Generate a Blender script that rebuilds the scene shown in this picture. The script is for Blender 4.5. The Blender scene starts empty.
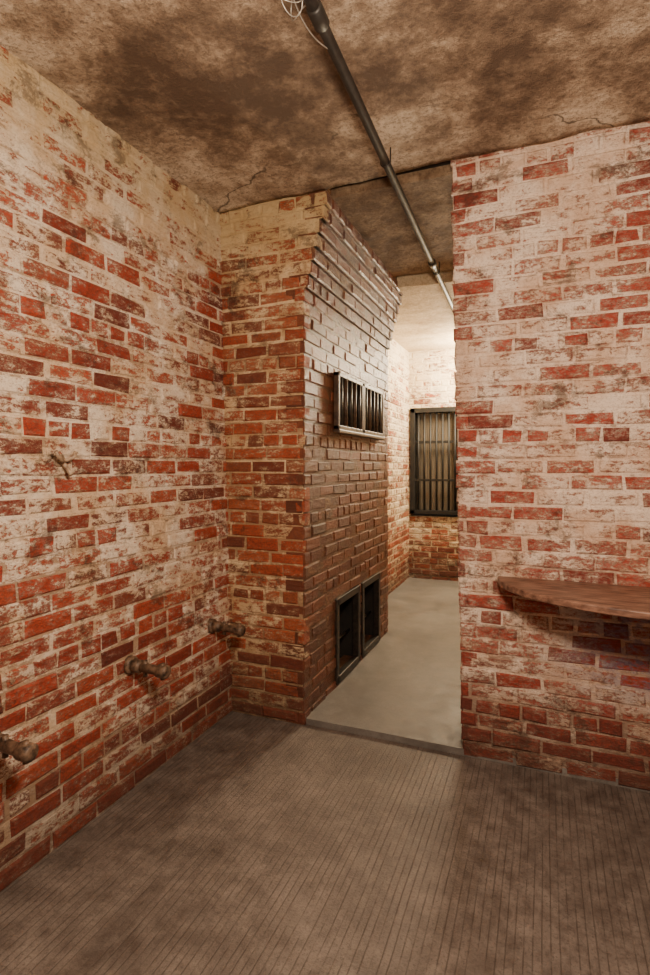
import bpy, math, random
from mathutils import Vector, noise

# ---------------------------------------------------------------- helpers
def link(ob):
    bpy.context.scene.collection.objects.link(ob); return ob

class Buf:
    def __init__(s): s.v=[]; s.f=[]; s.c=[]
    def face(s, idx, col): s.f.append(idx); s.c.append(col)
    def build(s, name, mat, xf=None):
        me=bpy.data.meshes.new(name)
        vs=[xf(v) for v in s.v] if xf else s.v
        me.from_pydata([tuple(v) for v in vs],[],s.f)
        ca=me.color_attributes.new(name='bk',type='FLOAT_COLOR',domain='CORNER')
        k=0
        for f,c in zip(s.f,s.c):
            for _ in f:
                ca.data[k].color=(c[0],c[1],c[2],1); k+=1
        me.materials.append(mat); me.update()
        ob=bpy.data.objects.new(name,me); return link(ob)

def subtract(iv, a, b):
    out=[]
    for s,e in iv:
        if b<=s or a>=e: out.append((s,e)); continue
        if a>s: out.append((s,a))
        if b<e: out.append((b,e))
    return out

def panel(B, origin, u, n, width, z0, z1, ch=0.0665, bl=0.196, openings=(), off=None,
          us=None, ue=None, seed=0, depth=0.07, joint=0.010, rough=1.0, endinset=0.008, mdepth=0.0065):
    """lay real bricks, course by course, with mortar between"""
    R=random.Random(seed)
    O=Vector(origin); u=Vector(u); n=Vector(n); Z=Vector((0,0,1))
    flip = u.cross(Z).dot(n) < 0
    def P(a,z,d): return O+u*a+Z*z+n*d
    def addf(idx,col):
        B.face(tuple(reversed(idx)) if flip else tuple(idx), col)
    nc=int(math.ceil((z1-z0)/ch))
    for i in range(nc):
        za=z0+i*ch; zb=min(za+ch,z1); zm=(za+zb)/2
        if zb-za<0.02: continue
        o=off(zm) if off else 0.0
        s0=us(zm) if us else 0.0; e0=ue(zm) if ue else width
        iv=[(s0,e0)]
        for (a,b,c,d) in openings:
            if c<zm<d: iv=subtract(iv,a,b)
        header=(i%6==3)
        L=bl/2 if header else bl
        ph=(0 if i%2 else L/2) + (R.random()-.5)*0.06
        wob=(R.random()-.5)*0.003
        for s,e in iv:
            k=len(B.v); d1=o-mdepth; d0=o-depth
            ss=s+endinset; ee=e-endinset
            for a,z,d in ((ss,za,d0),(ee,za,d0),(ee,zb,d0),(ss,zb,d0),(ss,za,d1),(ee,za,d1),(ee,zb,d1),(ss,zb,d1)):
                B.v.append(P(a,z,d))
            col=(R.random(),R.random(),1.0)
            addf((k+4,k+5,k+6,k+7),col); addf((k+0,k+1,k+5,k+4),col); addf((k+3,k+7,k+6,k+2),col)
            addf((k+0,k+4,k+7,k+3),col); addf((k+1,k+2,k+6,k+5),col)
            a=math.floor((s-ph)/L)*L+ph
            while a<e:
                jl=(R.random()-.5)*0.014
                ba=max(a+joint/2,s); bb=min(a+L-joint/2+jl,e)
                a+=L
                if bb-ba<0.03: continue
                col=(R.random(),R.random(),0.0)
                j=lambda m: (R.random()-.5)*m*rough
                h0=za+joint/2+wob+j(.004); h1=zb-joint/2+wob+j(.004)
                dd=o+j(.006); tilt=j(.004)
                k=len(B.v)
                cs=[(ba,h0),(bb,h0),(bb,h1),(ba,h1)]
                cs=[(x+j(.006),z+j(.005)) for x,z in cs]
                cx=(ba+bb)/2; cz=(h0+h1)/2
                for x,z in cs: B.v.append(P(x,z,o-depth))
                bev=0.007
                for x,z in cs: B.v.append(P(x,z,dd-bev+tilt*(1 if x>cx else -1)))
                for x,z in cs:
                    x2=x-math.copysign(bev*1.1,x-cx); z2=z-math.copysign(bev,z-cz)
                    B.v.append(P(x2,z2,dd+tilt*(1 if x>cx else -1)+j(.0015)))
                for q in range(4):
                    r=(q+1)%4
                    addf((k+q,k+r,k+4+r,k+4+q),col)
                    addf((k+4+q,k+4+r,k+8+r,k+8+q),col)
                addf((k+8,k+9,k+10,k+11),col)

def mesh_obj(name, verts, faces, mat, smooth=False, parent=None):
    me=bpy.data.meshes.new(name); me.from_pydata([tuple(v) for v in verts],[],faces)
    me.materials.append(mat)
    if smooth:
        for p in me.polygons: p.use_smooth=True
    me.update()
    ob=link(bpy.data.objects.new(name,me))
    if parent: ob.parent=parent
    return ob

def boxes(name, lst, mat, bevel=0.003, parent=None):
    v=[];f=[]
    for (x0,y0,z0,x1,y1,z1) in lst:
        k=len(v)
        v+=[(x0,y0,z0),(x1,y0,z0),(x1,y1,z0),(x0,y1,z0),(x0,y0,z1),(x1,y0,z1),(x1,y1,z1),(x0,y1,z1)]
        f+=[(k,k+3,k+2,k+1),(k+4,k+5,k+6,k+7),(k,k+1,k+5,k+4),(k+1,k+2,k+6,k+5),(k+2,k+3,k+7,k+6),(k+3,k,k+4,k+7)]
    ob=mesh_obj(name,v,f,mat,parent=parent)
    if bevel:
        m=ob.modifiers.new('bev','BEVEL'); m.width=bevel; m.segments=2
    return ob

def tube(name, pts, r, mat, parent=None, seg=16, radii=None):
    pts=[Vector(p) for p in pts]; v=[];f=[]
    T0=(pts[1]-pts[0]).normalized()
    N=T0.orthogonal().normalized()
    for i,p in enumerate(pts):
        a=pts[max(i-1,0)]; b=pts[min(i+1,len(pts)-1)]
        T=(b-a).normalized() if (b-a).length>1e-9 else T0
        N=(N-T*N.dot(T)).normalized(); Bn=T.cross(N)
        rr=radii[i] if radii else r
        for s in range(seg):
            t=2*math.pi*s/seg
            v.append(p+(N*math.cos(t)+Bn*math.sin(t))*rr)
    for i in range(len(pts)-1):
        for s in range(seg):
            q=(s+1)%seg
            f.append((i*seg+s,i*seg+q,(i+1)*seg+q,(i+1)*seg+s))
    f.append(tuple(reversed(range(seg)))); f.append(tuple(range((len(pts)-1)*seg,len(pts)*seg)))
    return mesh_obj(name,v,f,mat,smooth=True,parent=parent)

def empty(name, loc=(0,0,0)):
    e=bpy.data.objects.new(name,None); e.empty_display_size=.1; link(e); return e

# ---------------------------------------------------------------- materials
class NT:
    def __init__(s,name):
        s.m=bpy.data.materials.new(name); s.m.use_nodes=True
        s.t=s.m.node_tree; s.t.nodes.clear()
        s.out=s.n('ShaderNodeOutputMaterial'); s.b=s.n('ShaderNodeBsdfPrincipled')
        s.l(s.b.outputs[0],s.out.inputs[0])
    def n(s,t,**k):
        x=s.t.nodes.new(t)
        for a,b in k.items(): setattr(x,a,b)
        return x
    def l(s,a,b): s.t.links.new(a,b)
    def setin(s,sock,val):
        if hasattr(val,'is_linked') or hasattr(val,'links'): s.l(val,sock)
        else: sock.default_value=val
    def math(s,op,a,b=0.0,c=0.0,clamp=False):
        x=s.n('ShaderNodeMath',operation=op,use_clamp=clamp)
        s.setin(x.inputs[0],a); s.setin(x.inputs[1],b); s.setin(x.inputs[2],c); return x.outputs[0]
    def noise(s,vec,scale,detail=4,rough=.6,dist=0):
        x=s.n('ShaderNodeTexNoise'); s.l(vec,x.inputs['Vector'])
        x.inputs['Scale'].default_value=scale; x.inputs['Detail'].default_value=detail
        x.inputs['Roughness'].default_value=rough; x.inputs['Distortion'].default_value=dist
        return x.outputs['Fac']
    def rng(s,v,a,b,c=0,d=1,smooth=True):
        x=s.n('ShaderNodeMapRange')
        if smooth: x.interpolation_type='SMOOTHSTEP'
        s.setin(x.inputs[0],v)
        for i,q in enumerate((a,b,c,d)): s.setin(x.inputs[i+1],q)
        return x.outputs[0]
    def mix(s,f,a,b,mode='MIX'):
        x=s.n('ShaderNodeMix',data_type='RGBA',blend_type=mode)
        s.setin(x.inputs[0],f)
        for i,q in ((6,a),(7,b)):
            if isinstance(q,tuple): x.inputs[i].default_value=(q[0],q[1],q[2],1)
            else: s.l(q,x.inputs[i])
        return x.outputs[2]
    def ramp(s,f,stops):
        x=s.n('ShaderNodeValToRGB'); s.l(f,x.inputs[0]); cr=x.color_ramp
        while len(cr.elements)<len(stops): cr.elements.new(.5)
        for e,(p,c) in zip(cr.elements,stops): e.position=p; e.color=(c[0],c[1],c[2],1)
        return x.outputs[0]
    def pos(s,scale=(1,1,1)):
        t=s.n('ShaderNodeTexCoord'); m=s.n('ShaderNodeMapping')
        m.inputs['Scale'].default_value=scale; s.l(t.outputs['Object'],m.inputs[0]); return m.outputs[0]
    def bump(s,h,strength,dist,prev=None):
        x=s.n('ShaderNodeBump'); x.inputs['Strength'].default_value=strength; x.inputs['Distance'].default_value=dist
        s.l(h,x.inputs['Height'])
        if prev: s.l(prev,x.inputs['Normal'])
        return x.outputs[0]

def brick_mat(name, ramp, paint, paint2, bias=0.0, zlow=0.1, ztop=0.35, haze=.35, rough_b=.65, rough_p=.5,
              blue_light=False, mortar_bias=.22, mortar_col=(.33,.25,.17), dirtamt=.85, yellow_top=False, lowdark=.6, grime=(.05,.022,.012), vary=.46):
    k=NT(name); P=k.pos()
    at=k.n('ShaderNodeAttribute',attribute_name='bk'); sc=k.n('ShaderNodeSeparateColor'); k.l(at.outputs['Color'],sc.inputs[0])
    r,g,mo=sc.outputs[0],sc.outputs[1],sc.outputs[2]
    sx=k.n('ShaderNodeSeparateXYZ'); k.l(P,sx.inputs[0]); z=sx.outputs[2]
    big=k.noise(P,1.9,4,.65); mid=k.noise(k.pos((1.0,1.0,2.2)),16,6,.77,.0); fine=k.noise(k.pos((1,1,1.4)),80,4,.85)
    col=k.ramp(r,ramp)
    col=k.mix(k.rng(fine,.38,.60,0,.65),col,(.09,.02,.012))
    col=k.mix(k.math('MULTIPLY',mo,.9),col,mortar_col)
    v=k.math('MULTIPLY_ADD',k.math('SUBTRACT',big,.5),.95,bias)
    v=k.math('MULTIPLY_ADD',k.math('SUBTRACT',mid,.5),2.1,v)
    v=k.math('MULTIPLY_ADD',k.math('SUBTRACT',fine,.5),1.5,v)
    v=k.math('MULTIPLY_ADD',k.math('SUBTRACT',g,.5),vary,v)
    v=k.math('MULTIPLY_ADD',mo,mortar_bias,v)
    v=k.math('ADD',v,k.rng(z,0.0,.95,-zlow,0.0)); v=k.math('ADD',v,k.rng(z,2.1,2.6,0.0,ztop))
    mask=k.rng(v,-.010,.016)
    haze_m=k.rng(v,-.36,.02,0,haze)
    pc=k.mix(k.rng(k.noise(P,5,4,.68),.38,.62),paint,paint2)
    pc=k.mix(k.rng(v,.0,.16,.4,0),pc,(.42,.20,.12))
    pc=k.mix(k.rng(fine,.48,.64,0,.45),pc,(.27,.14,.08))
    if yellow_top: pc=k.mix(k.rng(z,2.2,2.6,0,.6),pc,(.50,.37,.17))
    col=k.mix(haze_m,col,pc)
    col=k.mix(mask,col,pc)
    dn=k.noise(k.pos((1,1,1.3)),5,7,.80,.3)
    dirt=k.rng(dn,.54,.63,0,dirtamt)
    col=k.mix(dirt,col,k.mix(.70,col,grime))
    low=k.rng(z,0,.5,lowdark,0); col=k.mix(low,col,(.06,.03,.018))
    if blue_light:  # bluish light below the shelf, painted into the brick colour
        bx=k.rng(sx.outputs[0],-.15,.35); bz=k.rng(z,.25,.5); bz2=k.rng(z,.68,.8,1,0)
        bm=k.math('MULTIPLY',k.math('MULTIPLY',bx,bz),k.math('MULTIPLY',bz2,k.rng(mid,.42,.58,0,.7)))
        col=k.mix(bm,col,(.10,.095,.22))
    k.l(col,k.b.inputs['Base Color'])
    k.l(k.rng(mask,0,1,rough_b,rough_p),k.b.inputs['Roughness'])
    h=k.math('MULTIPLY_ADD',fine,.35,mid); h=k.math('MULTIPLY_ADD',mask,.18,h)
    k.l(k.bump(h,1.0,.015),k.b.inputs['Normal'])
    return k.m

RED=[(0,(.15,.020,.010)),(.25,(.30,.034,.013)),(.55,(.44,.048,.016)),(.8,(.50,.075,.024)),(1,(.20,.04,.02))]
ORG=[(0,(.17,.033,.013)),(.3,(.36,.055,.017)),(.6,(.47,.080,.024)),(.85,(.45,.12,.045)),(1,(.16,.038,.018))]
PNK=[(0,(.22,.036,.024)),(.3,(.38,.048,.028)),(.6,(.46,.075,.045)),(.85,(.42,.05,.025)),(1,(.24,.06,.04))]
DRK=[(0,(.085,.026,.011)),(.3,(.17,.045,.017)),(.6,(.25,.070,.026)),(.85,(.19,.065,.026)),(1,(.05,.02,.01))]
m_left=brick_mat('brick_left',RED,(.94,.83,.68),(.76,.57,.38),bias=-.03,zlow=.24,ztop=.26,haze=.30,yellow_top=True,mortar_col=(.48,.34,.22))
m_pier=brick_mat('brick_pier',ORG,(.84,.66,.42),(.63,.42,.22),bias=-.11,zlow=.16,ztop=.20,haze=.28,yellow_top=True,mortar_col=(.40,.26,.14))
m_part=brick_mat('brick_partition',PNK,(.94,.80,.67),(.76,.55,.41),bias=-.02,zlow=.28,ztop=.03,haze=.50,blue_light=True,mortar_col=(.48,.34,.25))
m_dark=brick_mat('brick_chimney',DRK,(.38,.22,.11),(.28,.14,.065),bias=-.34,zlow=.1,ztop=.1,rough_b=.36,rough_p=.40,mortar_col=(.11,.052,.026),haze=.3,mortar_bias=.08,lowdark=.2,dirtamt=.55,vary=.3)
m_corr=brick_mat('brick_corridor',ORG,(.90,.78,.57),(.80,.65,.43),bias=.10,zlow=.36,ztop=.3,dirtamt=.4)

def concrete(name, c1,c2,c3, groove=False, rough=.75, bs=.5):
    k=NT(name); P=k.pos()
    a=k.noise(P,1.8,5,.68,.3); b=k.noise(P,14,6,.75); c=k.noise(P,110,3,.75)
    col=k.ramp(k.math('MULTIPLY_ADD',b,.5,k.math('MULTIPLY',a,.55)),[(.40,c1),(.52,c2),(.64,c3)])
    col=k.mix(k.rng(c,.50,.68,0,.6),col,c1)
    if groove:
        sx=k.n('ShaderNodeSeparateXYZ'); k.l(P,sx.inputs[0])
        x=k.math('MULTIPLY_ADD',k.noise(k.pos((1,.5,1)),3,1,.5),.014,sx.outputs[0])
        fr=k.math('PINGPONG',x,.0115)
        broken=k.noise(k.pos((22,4,1)),1.0,6,.78)
        g=k.rng(fr,.0,.0030,1,0)
        g=k.math('MULTIPLY',g,k.rng(broken,.38,.60,.12,1))
        col=k.mix(k.math('MULTIPLY',g,.75),col,(.03,.022,.016))
        col=k.mix(k.rng(broken,.50,.70,0,.45),col,c3)
        h=k.math('MULTIPLY_ADD',g,-.6,k.math('MULTIPLY',c,.9))
        n=k.bump(h,.55,.005)
    else:
        n=k.bump(k.math('MULTIPLY_ADD',c,.3,b),bs,.010)
    k.l(n,k.b.inputs['Normal']); k.l(col,k.b.inputs['Base Color'])
    k.l(k.rng(b,.35,.65,rough-.12,rough+.1),k.b.inputs['Roughness'])
    return k.m
m_floor=concrete('combed_concrete',(.066,.050,.043),(.128,.105,.092),(.215,.182,.160),groove=True,rough=.62)
m_cfloor=concrete('smooth_concrete',(.105,.097,.090),(.16,.15,.14),(.22,.21,.195),rough=.6,bs=.15)

def plaster(name,stops,bs=.8,roughness=.85,crack=.5):
    k=NT(name); P=k.pos()
    a=k.noise(P,1.3,5,.66,.25); b=k.noise(P,7,7,.77,.0); c=k.noise(P,50,5,.88)
    col=k.ramp(k.math('MULTIPLY_ADD',b,.42,k.math('MULTIPLY',a,.66)),stops)
    col=k.mix(k.rng(c,.48,.60,0,.6),col,stops[0][1])
    if crack:
        vo=k.n('ShaderNodeTexVoronoi',feature='DISTANCE_TO_EDGE'); vo.inputs['Scale'].default_value=.55
        wp=k.n('ShaderNodeVectorMath',operation='MULTIPLY_ADD')
        nz=k.n('ShaderNodeTexNoise'); nz.inputs['Scale'].default_value=2.5; nz.inputs['Detail'].default_value=6; k.l(P,nz.inputs['Vector'])
        k.l(nz.outputs['Color'],wp.inputs[0]); wp.inputs[1].default_value=(.6,.6,.6); k.l(P,wp.inputs[2]); k.l(wp.outputs[0],vo.inputs['Vector'])
        cr=k.math('MULTIPLY',k.rng(vo.outputs['Distance'],0,.006,1,0),k.rng(a,.45,.55))
        col=k.mix(k.math('MULTIPLY',cr,crack),col,(.03,.018,.01))
    k.l(k.bump(k.math('MULTIPLY_ADD',c,.22,b),bs,.03),k.b.inputs['Normal'])
    k.l(col,k.b.inputs['Base Color']); k.b.inputs['Roughness'].default_value=roughness
    return k.m
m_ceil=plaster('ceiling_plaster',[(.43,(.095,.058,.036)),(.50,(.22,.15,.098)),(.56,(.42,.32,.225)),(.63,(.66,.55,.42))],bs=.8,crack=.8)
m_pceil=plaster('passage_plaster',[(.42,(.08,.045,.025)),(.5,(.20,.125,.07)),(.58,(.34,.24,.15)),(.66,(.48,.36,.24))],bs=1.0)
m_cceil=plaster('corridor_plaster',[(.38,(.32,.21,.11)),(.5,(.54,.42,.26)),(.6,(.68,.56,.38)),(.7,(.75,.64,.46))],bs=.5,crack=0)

def simple(name,c1,c2,scale=20,rough=.5,metal=0.0,bs=.3,stretch=(1,1,1),bd=.004):
    k=NT(name); a=k.noise(k.pos(stretch),scale,6,.65)
    col=k.ramp(a,[(.35,c1),(.65,c2)]); k.l(col,k.b.inputs['Base Color'])
    k.b.inputs['Roughness'].default_value=rough; k.b.inputs['Metallic'].default_value=metal
    k.l(k.bump(a,bs,bd),k.b.inputs['Normal']); return k.m
m_iron=simple('black_iron',(.012,.010,.009),(.045,.035,.028),40,.42,.3)
m_blk=simple('black_paint',(.005,.005,.005),(.012,.011,.010),30,.5)
m_rust=simple('rusted_iron',(.015,.009,.007),(.22,.14,.09),38,.5,.1,bs=.7)
m_hook=simple('painted_hook',(.14,.08,.05),(.50,.37,.25),50,.5)
m_brass=simple('worn_brown_paint',(.022,.011,.007),(.10,.055,.03),30,.45,.0)
m_wood=simple('worn_wood',(.075,.034,.024),(.30,.165,.115),9,.42,bs=.5,stretch=(1,5,5))
m_pipe=simple('pipe_paint',(.008,.007,.006),(.022,.019,.017),25,.5,.0)
m_tan=simple('tan_shutter',(.15,.12,.085),(.23,.185,.135),6,.7,stretch=(8,1,1))
m_soot_gap=simple('soot_gap_black',(.006,.005,.004),(.018,.013,.01),12,.9)  # near-black for sooty firebox insides, also grille backing and ceiling gaps
m_wire=simple('wire_grey',(.3,.28,.25),(.5,.47,.42),30,.4,.6)

H=2.74
# ---------------------------------------------------------------- walls
XL=-1.53
def lean(v):
    return Vector((v[0]-0.075*max(0,v[2])/2.65, v[1], v[2]))
B=Buf(); panel(B,(XL,-1.3,0),(0,1,0),(1,0,0),3.80,0,H,seed=3,rough=1.4)
B.build('wall_left',m_left,lean)

YB=2.45; XC=-1.115
def corb(z):
    if z<2.22: return 0
    return min(.12,(int((z-2.22)/.0665)+1)*.0175)
B=Buf(); panel(B,(XL-.1,YB,0),(1,0,0),(0,-1,0),XC-XL+.1,0,H,ue=lambda z:XC-XL+.1+corb(z),seed=8,rough=1.4)
B.build('wall_back',m_pier)
YE=4.02
ops=[(2.90-YB,3.30-YB,.05,.52),(3.37-YB,3.76-YB,.05,.52)]
B=Buf(); panel(B,(XC,YB+.004,0),(0,1,0),(1,0,0),YE-YB,0,H,openings=ops,off=corb,seed=12,depth=.10,rough=1.3,joint=.008,mdepth=.004)
panel(B,(-1.45,YE,0),(1,0,0),(0,1,0),XC+1.45,0,H,ue=lambda z:XC+1.45+corb(z),seed=13)
cb=B.build('chimney_breast',m_dark)

XJ=-.345
jl=lambda z: .05*(1-min(z,2.7)/2.7)
B=Buf(); panel(B,(XJ-.05,2.47,0),(1,0,0),(0,-1,0),2.1,0,H,us=jl,seed=21,rough=1.4)
panel(B,(XJ-.02,2.475,0),(0,1,0),(-1,0,0),.30,0,H,seed=22,off=lambda z:-.02+.03*z/2.7)
panel(B,(XJ-.03,2.77,0),(1,0,0),(0,1,0),2.1,0,H,seed=23)
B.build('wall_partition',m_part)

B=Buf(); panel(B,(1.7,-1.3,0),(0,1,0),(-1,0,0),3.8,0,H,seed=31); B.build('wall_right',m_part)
B=Buf(); panel(B,(-1.7,-1.3,0),(1,0,0),(0,1,0),3.5,0,H,seed=32); B.build('wall_front',m_left)

XCL=-1.43; YEnd=6.05
B=Buf(); panel(B,(XCL,YE,.0),(0,1,0),(1,0,0),YEnd-YE+.05,0,H,seed=41); B.build('wall_corridor_left',m_corr)
wx0,wx1,wz0,wz1=-1.415,-.845,.76,1.955
B=Buf(); panel(B,(XCL-.05,YEnd,0),(1,0,0),(0,-1,0),1.95,0,H,openings=[(wx0-XCL+.05,wx1-XCL+.05,wz0,wz1)],seed=42,depth=.14)
B.build('wall_corridor_end',m_corr)
B=Buf(); panel(B,(.45,2.77,0),(0,1,0),(-1,0,0),YEnd-2.77,0,H,seed=43); B.build('wall_corridor_right',m_corr)

# ---------------------------------------------------------------- floors & ceilings
def slab(name,x0,x1,y0,y1,zf,thick,mat,step=.05,amp=.01,sc=2.0,up=True):
    nx=int((x1-x0)/step)+1; ny=int((y1-y0)/step)+1; v=[];f=[]
    for j in range(ny+1):
        for i in range(nx+1):
            x=x0+(x1-x0)*i/nx; y=y0+(y1-y0)*j/ny
            z=zf(x,y) if callable(zf) else zf
            z+=amp*noise.fractal(Vector((x*sc,y*sc,3.3)),1.0,2.0,4)
            v.append((x,y,z))
    W=nx+1
    for j in range(ny):
        for i in range(nx):
            q=(j*W+i,j*W+i+1,(j+1)*W+i+1,(j+1)*W+i)
            f.append(q if up else tuple(reversed(q)))
    zz=(-thick if up else thick); base=len(v)
    ring=[i for i in range(W)]+[j*W+nx for j in range(1,ny+1)]+[ny*W+i for i in range(nx-1,-1,-1)]+[j*W for j in range(ny-1,0,-1)]
    zb=(zf(x0,y0) if callable(zf) else zf)+zz
    for r in ring: v.append((v[r][0],v[r][1],zb))
    n=len(ring)
    for a in range(n):
        b=(a+1)%n; q=(ring[a],base+a,base+b,ring[b]); f.append(q if up else tuple(reversed(q)))
    f.append(tuple(base+a for a in (range(n-1,-1,-1) if up else range(n))))
    return mesh_obj(name,v,f,mat,smooth=False)
slab('floor',-1.65,1.8,-1.4,2.47,0,.1,m_floor,amp=.003)
slab('floor_corridor',-1.6,.55,2.475,6.2,.028,.12,m_cfloor,amp=.003)
czf=lambda x,y: 2.648+.022*min(1,max(0,(x+1.6)/1.25))
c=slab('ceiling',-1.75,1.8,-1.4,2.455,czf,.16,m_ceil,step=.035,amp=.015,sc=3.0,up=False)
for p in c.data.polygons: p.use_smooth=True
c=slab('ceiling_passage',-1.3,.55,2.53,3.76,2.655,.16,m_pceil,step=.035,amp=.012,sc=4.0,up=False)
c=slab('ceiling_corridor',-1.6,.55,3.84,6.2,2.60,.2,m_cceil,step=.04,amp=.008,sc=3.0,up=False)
boxes('ceiling_seam',[(-1.3,2.44,2.70,.55,2.55,2.85),(-1.3,3.74,2.69,.55,3.86,2.85)],m_soot_gap,bevel=0)

# ---------------------------------------------------------------- iron grille on the chimney
g=empty('vent_grille')
y0,y1,za,zb=2.85,3.77,1.51,1.835; xs=XC
fr=[]
t=.024
for (a,b) in ((y0,y0+.455),(y0+.465,y1)):
    fr+=[(xs+.004,a,za,xs+.036,b,za+t),(xs+.004,a,zb-t,xs+.036,b,zb),(xs+.004,a,za,xs+.036,a+t,zb),(xs+.004,b-t,za,xs+.036,b,zb)]
boxes('frame',fr,m_brass,.004,g)
boxes('sill_ledge',[(xs+.004,y0-.01,za-.022,xs+.045,y1+.01,za)],m_brass,.005,g)
boxes('backing',[(xs+.004,y0+.01,za+.01,xs+.010,y1-.01,zb-.01)],m_soot_gap,0,g)
i=0
for (a,b) in ((y0,y0+.455),(y0+.465,y1)):
    for q in range(5):
        y=a+t+(b-a-2*t)*(q+.5)/5
        tube('bar_%d'%i,[(xs+.024,y,za+.01),(xs+.024,y,zb-.01)],.013,m_brass if q%2 else m_iron,g,seg=10); i+=1

# ---------------------------------------------------------------- twin fire openings (part of the chimney)
for n_,(a,b) in enumerate(((2.90,3.30),(3.37,3.76))):
    z0_,z1_=.05,.52; d=.28; x=XC
    v=[(x-.02,a,z0_),(x-.02,b,z0_),(x-.02,b,z1_),(x-.02,a,z1_),(x-d,a,z0_),(x-d,b,z0_),(x-d,b,z1_),(x-d,a,z1_)]
    f=[(0,1,5,4),(1,2,6,5),(2,3,7,6),(3,0,4,7),(4,5,6,7)]
    mesh_obj('firebox_%d'%n_,v,f,m_soot_gap,parent=cb)
    w=.03
    boxes('iron_frame_%d'%n_,[(x-.03,a-.01,z0_-.01,x+.012,a+w,z1_+.01),(x-.03,b-w,z0_-.01,x+.012,b+.01,z1_+.01),
        (x-.03,a,z1_-w,x+.012,b,z1_+.012),(x-.03,a,z0_-.012,x+.012,b,z0_+w)],m_iron,.004,cb)
    tube('grate_bar_%d'%n_,[(x-.06,a+.01,.24),(x-.06,b-.01,.24)],.008,m_iron,cb,seg=8)

# ---------------------------------------------------------------- barred window
g=empty('window_1')
Y=YEnd; w=.055
boxes('frame',[(wx0,Y-.03,wz0,wx0+w,Y+.10,wz1),(wx1-w*.7,Y-.03,wz0,wx1,Y+.10,wz1),(wx0,Y-.03,wz1-w,wx1,Y+.10,wz1),(wx0,Y-.03,wz0,wx1,Y+.10,wz0+w*.8)],m_blk,.004,g)
boxes('crossbar',[(wx0+.02,Y-.005,1.555,wx1-.02,Y+.012,1.585),(wx0+.02,Y-.005,1.13,wx1-.02,Y+.012,1.155)],m_blk,.002,g)
for q in range(7):
    x=wx0+w+(wx1-wx0-1.7*w)*(q+.5)/7
    tube('bar_%d'%q,[(x,Y+.005,wz0+.02),(x,Y+.005,wz1-.02)],.0125,m_blk,g,seg=10)
sl=[]
for q in range(7):
    x=wx0+.02+q*.077
    sl.append((x,Y+.085,wz0+.02,x+.073,Y+.097+.004*(q%2),wz1-.02))
boxes('shutter_boards',sl,m_tan,.003,g)

# ---------------------------------------------------------------- wooden shelf
cx,cy,a_,b_=.45,2.468,.64,.44
def half(nseg,r=1.0):
    out=[]
    for i in range(nseg+1):
        t=math.pi-math.pi*i/nseg
        e=.006*noise.noise(Vector((i*.9,0,0)))
        out.append((cx+(a_*r+e)*math.cos(t),cy-(b_*r+e)*math.sin(t)))
    return out
pr=half(48); zt=.820; zb_=.792
v=[(x,y,zt) for x,y in pr]+[(x,y,zb_) for x,y in pr]; n=len(pr)
f=[tuple(range(n)),tuple(reversed(range(n,2*n)))]
for i in range(n):
    j=(i+1)%n; f.append((i,i+n,j+n,j))
s=mesh_obj('wooden_shelf',v,f,m_wood)
m=s.modifiers.new('b','BEVEL'); m.width=.006; m.segments=3; m.limit_method='ANGLE'

# ---------------------------------------------------------------- ceiling conduit
g=empty('ceiling_pipe')
def pp(y): return Vector((-.56-.028*y, y, 2.588-.004*max(0,y-1)))
tube('pipe_run',[pp(-1.28+i*.25) for i in range(0,28)],.0175,m_pipe,g)
tube('coupling_a',[pp(1.38),pp(1.385),pp(1.45),pp(1.455)],.02,m_pipe,g,radii=[.018,.0235,.0235,.018])
tube('coupling_b',[pp(3.36),pp(3.365),pp(3.43),pp(3.435)],.02,m_pipe,g,radii=[.018,.0235,.0235,.018])
for i,y in enumerate((.3,2.2,3.55,5.0)):
    p=pp(y); pts=[]
    for q in range(13):
        t=math.pi+math.pi*q/12
        pts.append((p.x+.021*math.cos(t),p.y,p.z+.021*math.sin(t)))
    pts=[(p.x-.021,p.y,2.64)]+pts+[(p.x+.021,p.y,2.64)]
    tube('strap_%d'%i,pts,.003,m_iron,g,seg=6)
pts=[]
for i in range(70):
    t=i/69*6.5*math.pi
    p=pp(1.30+.10*i/69)
    pts.append((p.x-.05+.035*math.cos(t)*(1-.3*i/69),p.y+.02*math.sin(t*1.3),p.z+.01+.03*math.sin(t)))
tube('loose_wire_coil',pts,.0016,m_wire,g,seg=6)
pts=[]
for i in range(30):
    t=i/29; p=pp(1.15+.4*t)
    pts.append((p.x-.045*math.sin(math.pi*t),p.y,p.z+.02*math.sin(6*t)))
tube('loose_wire',pts,.002,m_wire,g,seg=6)

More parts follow.
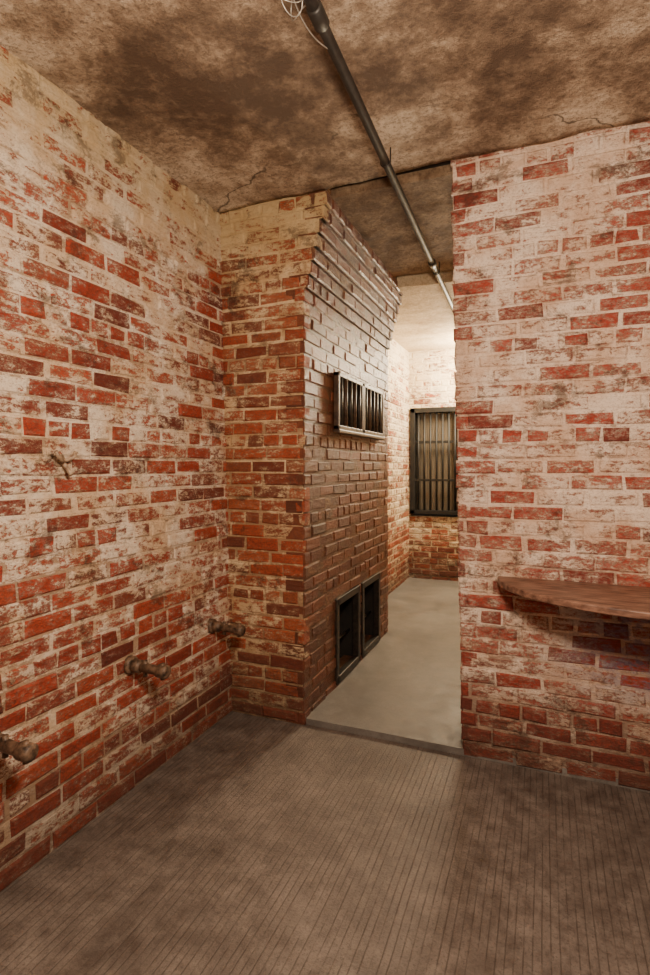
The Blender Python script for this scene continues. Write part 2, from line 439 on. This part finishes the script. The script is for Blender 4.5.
# ---------------------------------------------------------------- bunk brackets (cut iron stubs)
def bracket(y,z,name='iron_wall_bracket',L=.18):
    g=empty(name); x0=XL-.075*z/2.65
    tube('flange',[(x0-.01,y,z),(x0+.012,y,z),(x0+.018,y,z)],.03,m_rust,g,radii=[.036,.036,.026],seg=14)
    tube('nipple',[(x0+.01,y,z),(x0+.05,y,z),(x0+.052,y,z),(x0+.058,y,z)],.02,m_rust,g,radii=[.026,.026,.023,.02],seg=14)
    tube('arm',[(x0+.03,y,z),(x0+L-.03,y,z-.004),(x0+L,y,z-.004)],.015,m_rust,g,radii=[.020,.018,.018],seg=12)
    tube('end_collar',[(x0+L-.045,y,z-.003),(x0+L-.04,y,z-.003),(x0+L,y,z-.004),(x0+L+.006,y,z-.004)],.02,m_rust,g,radii=[.018,.026,.026,.018],seg=14)
    tube('end_pin',[(x0+L-.02,y,z-.036),(x0+L-.02,y,z+.028)],.009,m_rust,g,seg=10)
    tube('mid_pin',[(x0+.075,y,z-.036),(x0+.075,y,z+.028)],.009,m_rust,g,seg=10)
    return g
bracket(2.28,.50); bracket(1.71,.50); bracket(1.11,.48)

g=empty('wall_hook'); x0=XL-.04; y=1.385; z=1.32
tube('plate',[(x0-.01,y,z),(x0+.008,y,z)],.024,m_hook,g,seg=12)
tube('prong_up',[(x0,y,z),(x0+.03,y-.005,z-.005),(x0+.04,y-.03,z+.01),(x0+.04,y-.045,z+.03)],.007,m_hook,g,seg=8)
tube('prong_side',[(x0,y,z),(x0+.03,y+.01,z+.0),(x0+.04,y+.03,z+.012),(x0+.04,y+.04,z+.03)],.007,m_hook,g,seg=8)
tube('prong_down',[(x0,y,z),(x0+.02,y+.01,z-.015),(x0+.03,y+.02,z-.04),(x0+.04,y+.02,z-.05)],.008,m_hook,g,seg=8)

LX,LY=-.56,5.6
g=empty('ceiling_lamp')
tube('canopy',[(LX,LY,2.61),(LX,LY,2.585),(LX,LY,2.575)],.06,m_brass,g,radii=[.06,.06,.04])
tube('socket',[(LX,LY,2.58),(LX,LY,2.54),(LX,LY,2.535)],.022,m_blk,g,radii=[.024,.022,.015])

# ---------------------------------------------------------------- lights
def point(name,loc,e,col,r):
    l=bpy.data.lights.new(name,'POINT'); l.energy=e; l.color=col; l.shadow_soft_size=r
    o=bpy.data.objects.new(name,l); o.location=loc; link(o); return o
point('cell_light',(.0,.55,1.85),150,(1,.80,.60),.12)
point('corridor_light',(LX,LY,2.32),190,(1,.85,.60),.20)
w=bpy.data.worlds.new('World'); bpy.context.scene.world=w; w.use_nodes=True
w.node_tree.nodes['Background'].inputs[0].default_value=(.5,.4,.3,1); w.node_tree.nodes['Background'].inputs[1].default_value=.02

cd=bpy.data.cameras.new('Camera'); cam=bpy.data.objects.new('Camera',cd); link(cam)
cd.sensor_fit='VERTICAL'; cd.sensor_height=36; cd.lens=19.87; cd.shift_y=-.022; cd.clip_start=.02
cam.location=(0,0,1.30); cam.rotation_euler=(math.radians(90),0,math.radians(22.2))
bpy.context.scene.camera=cam
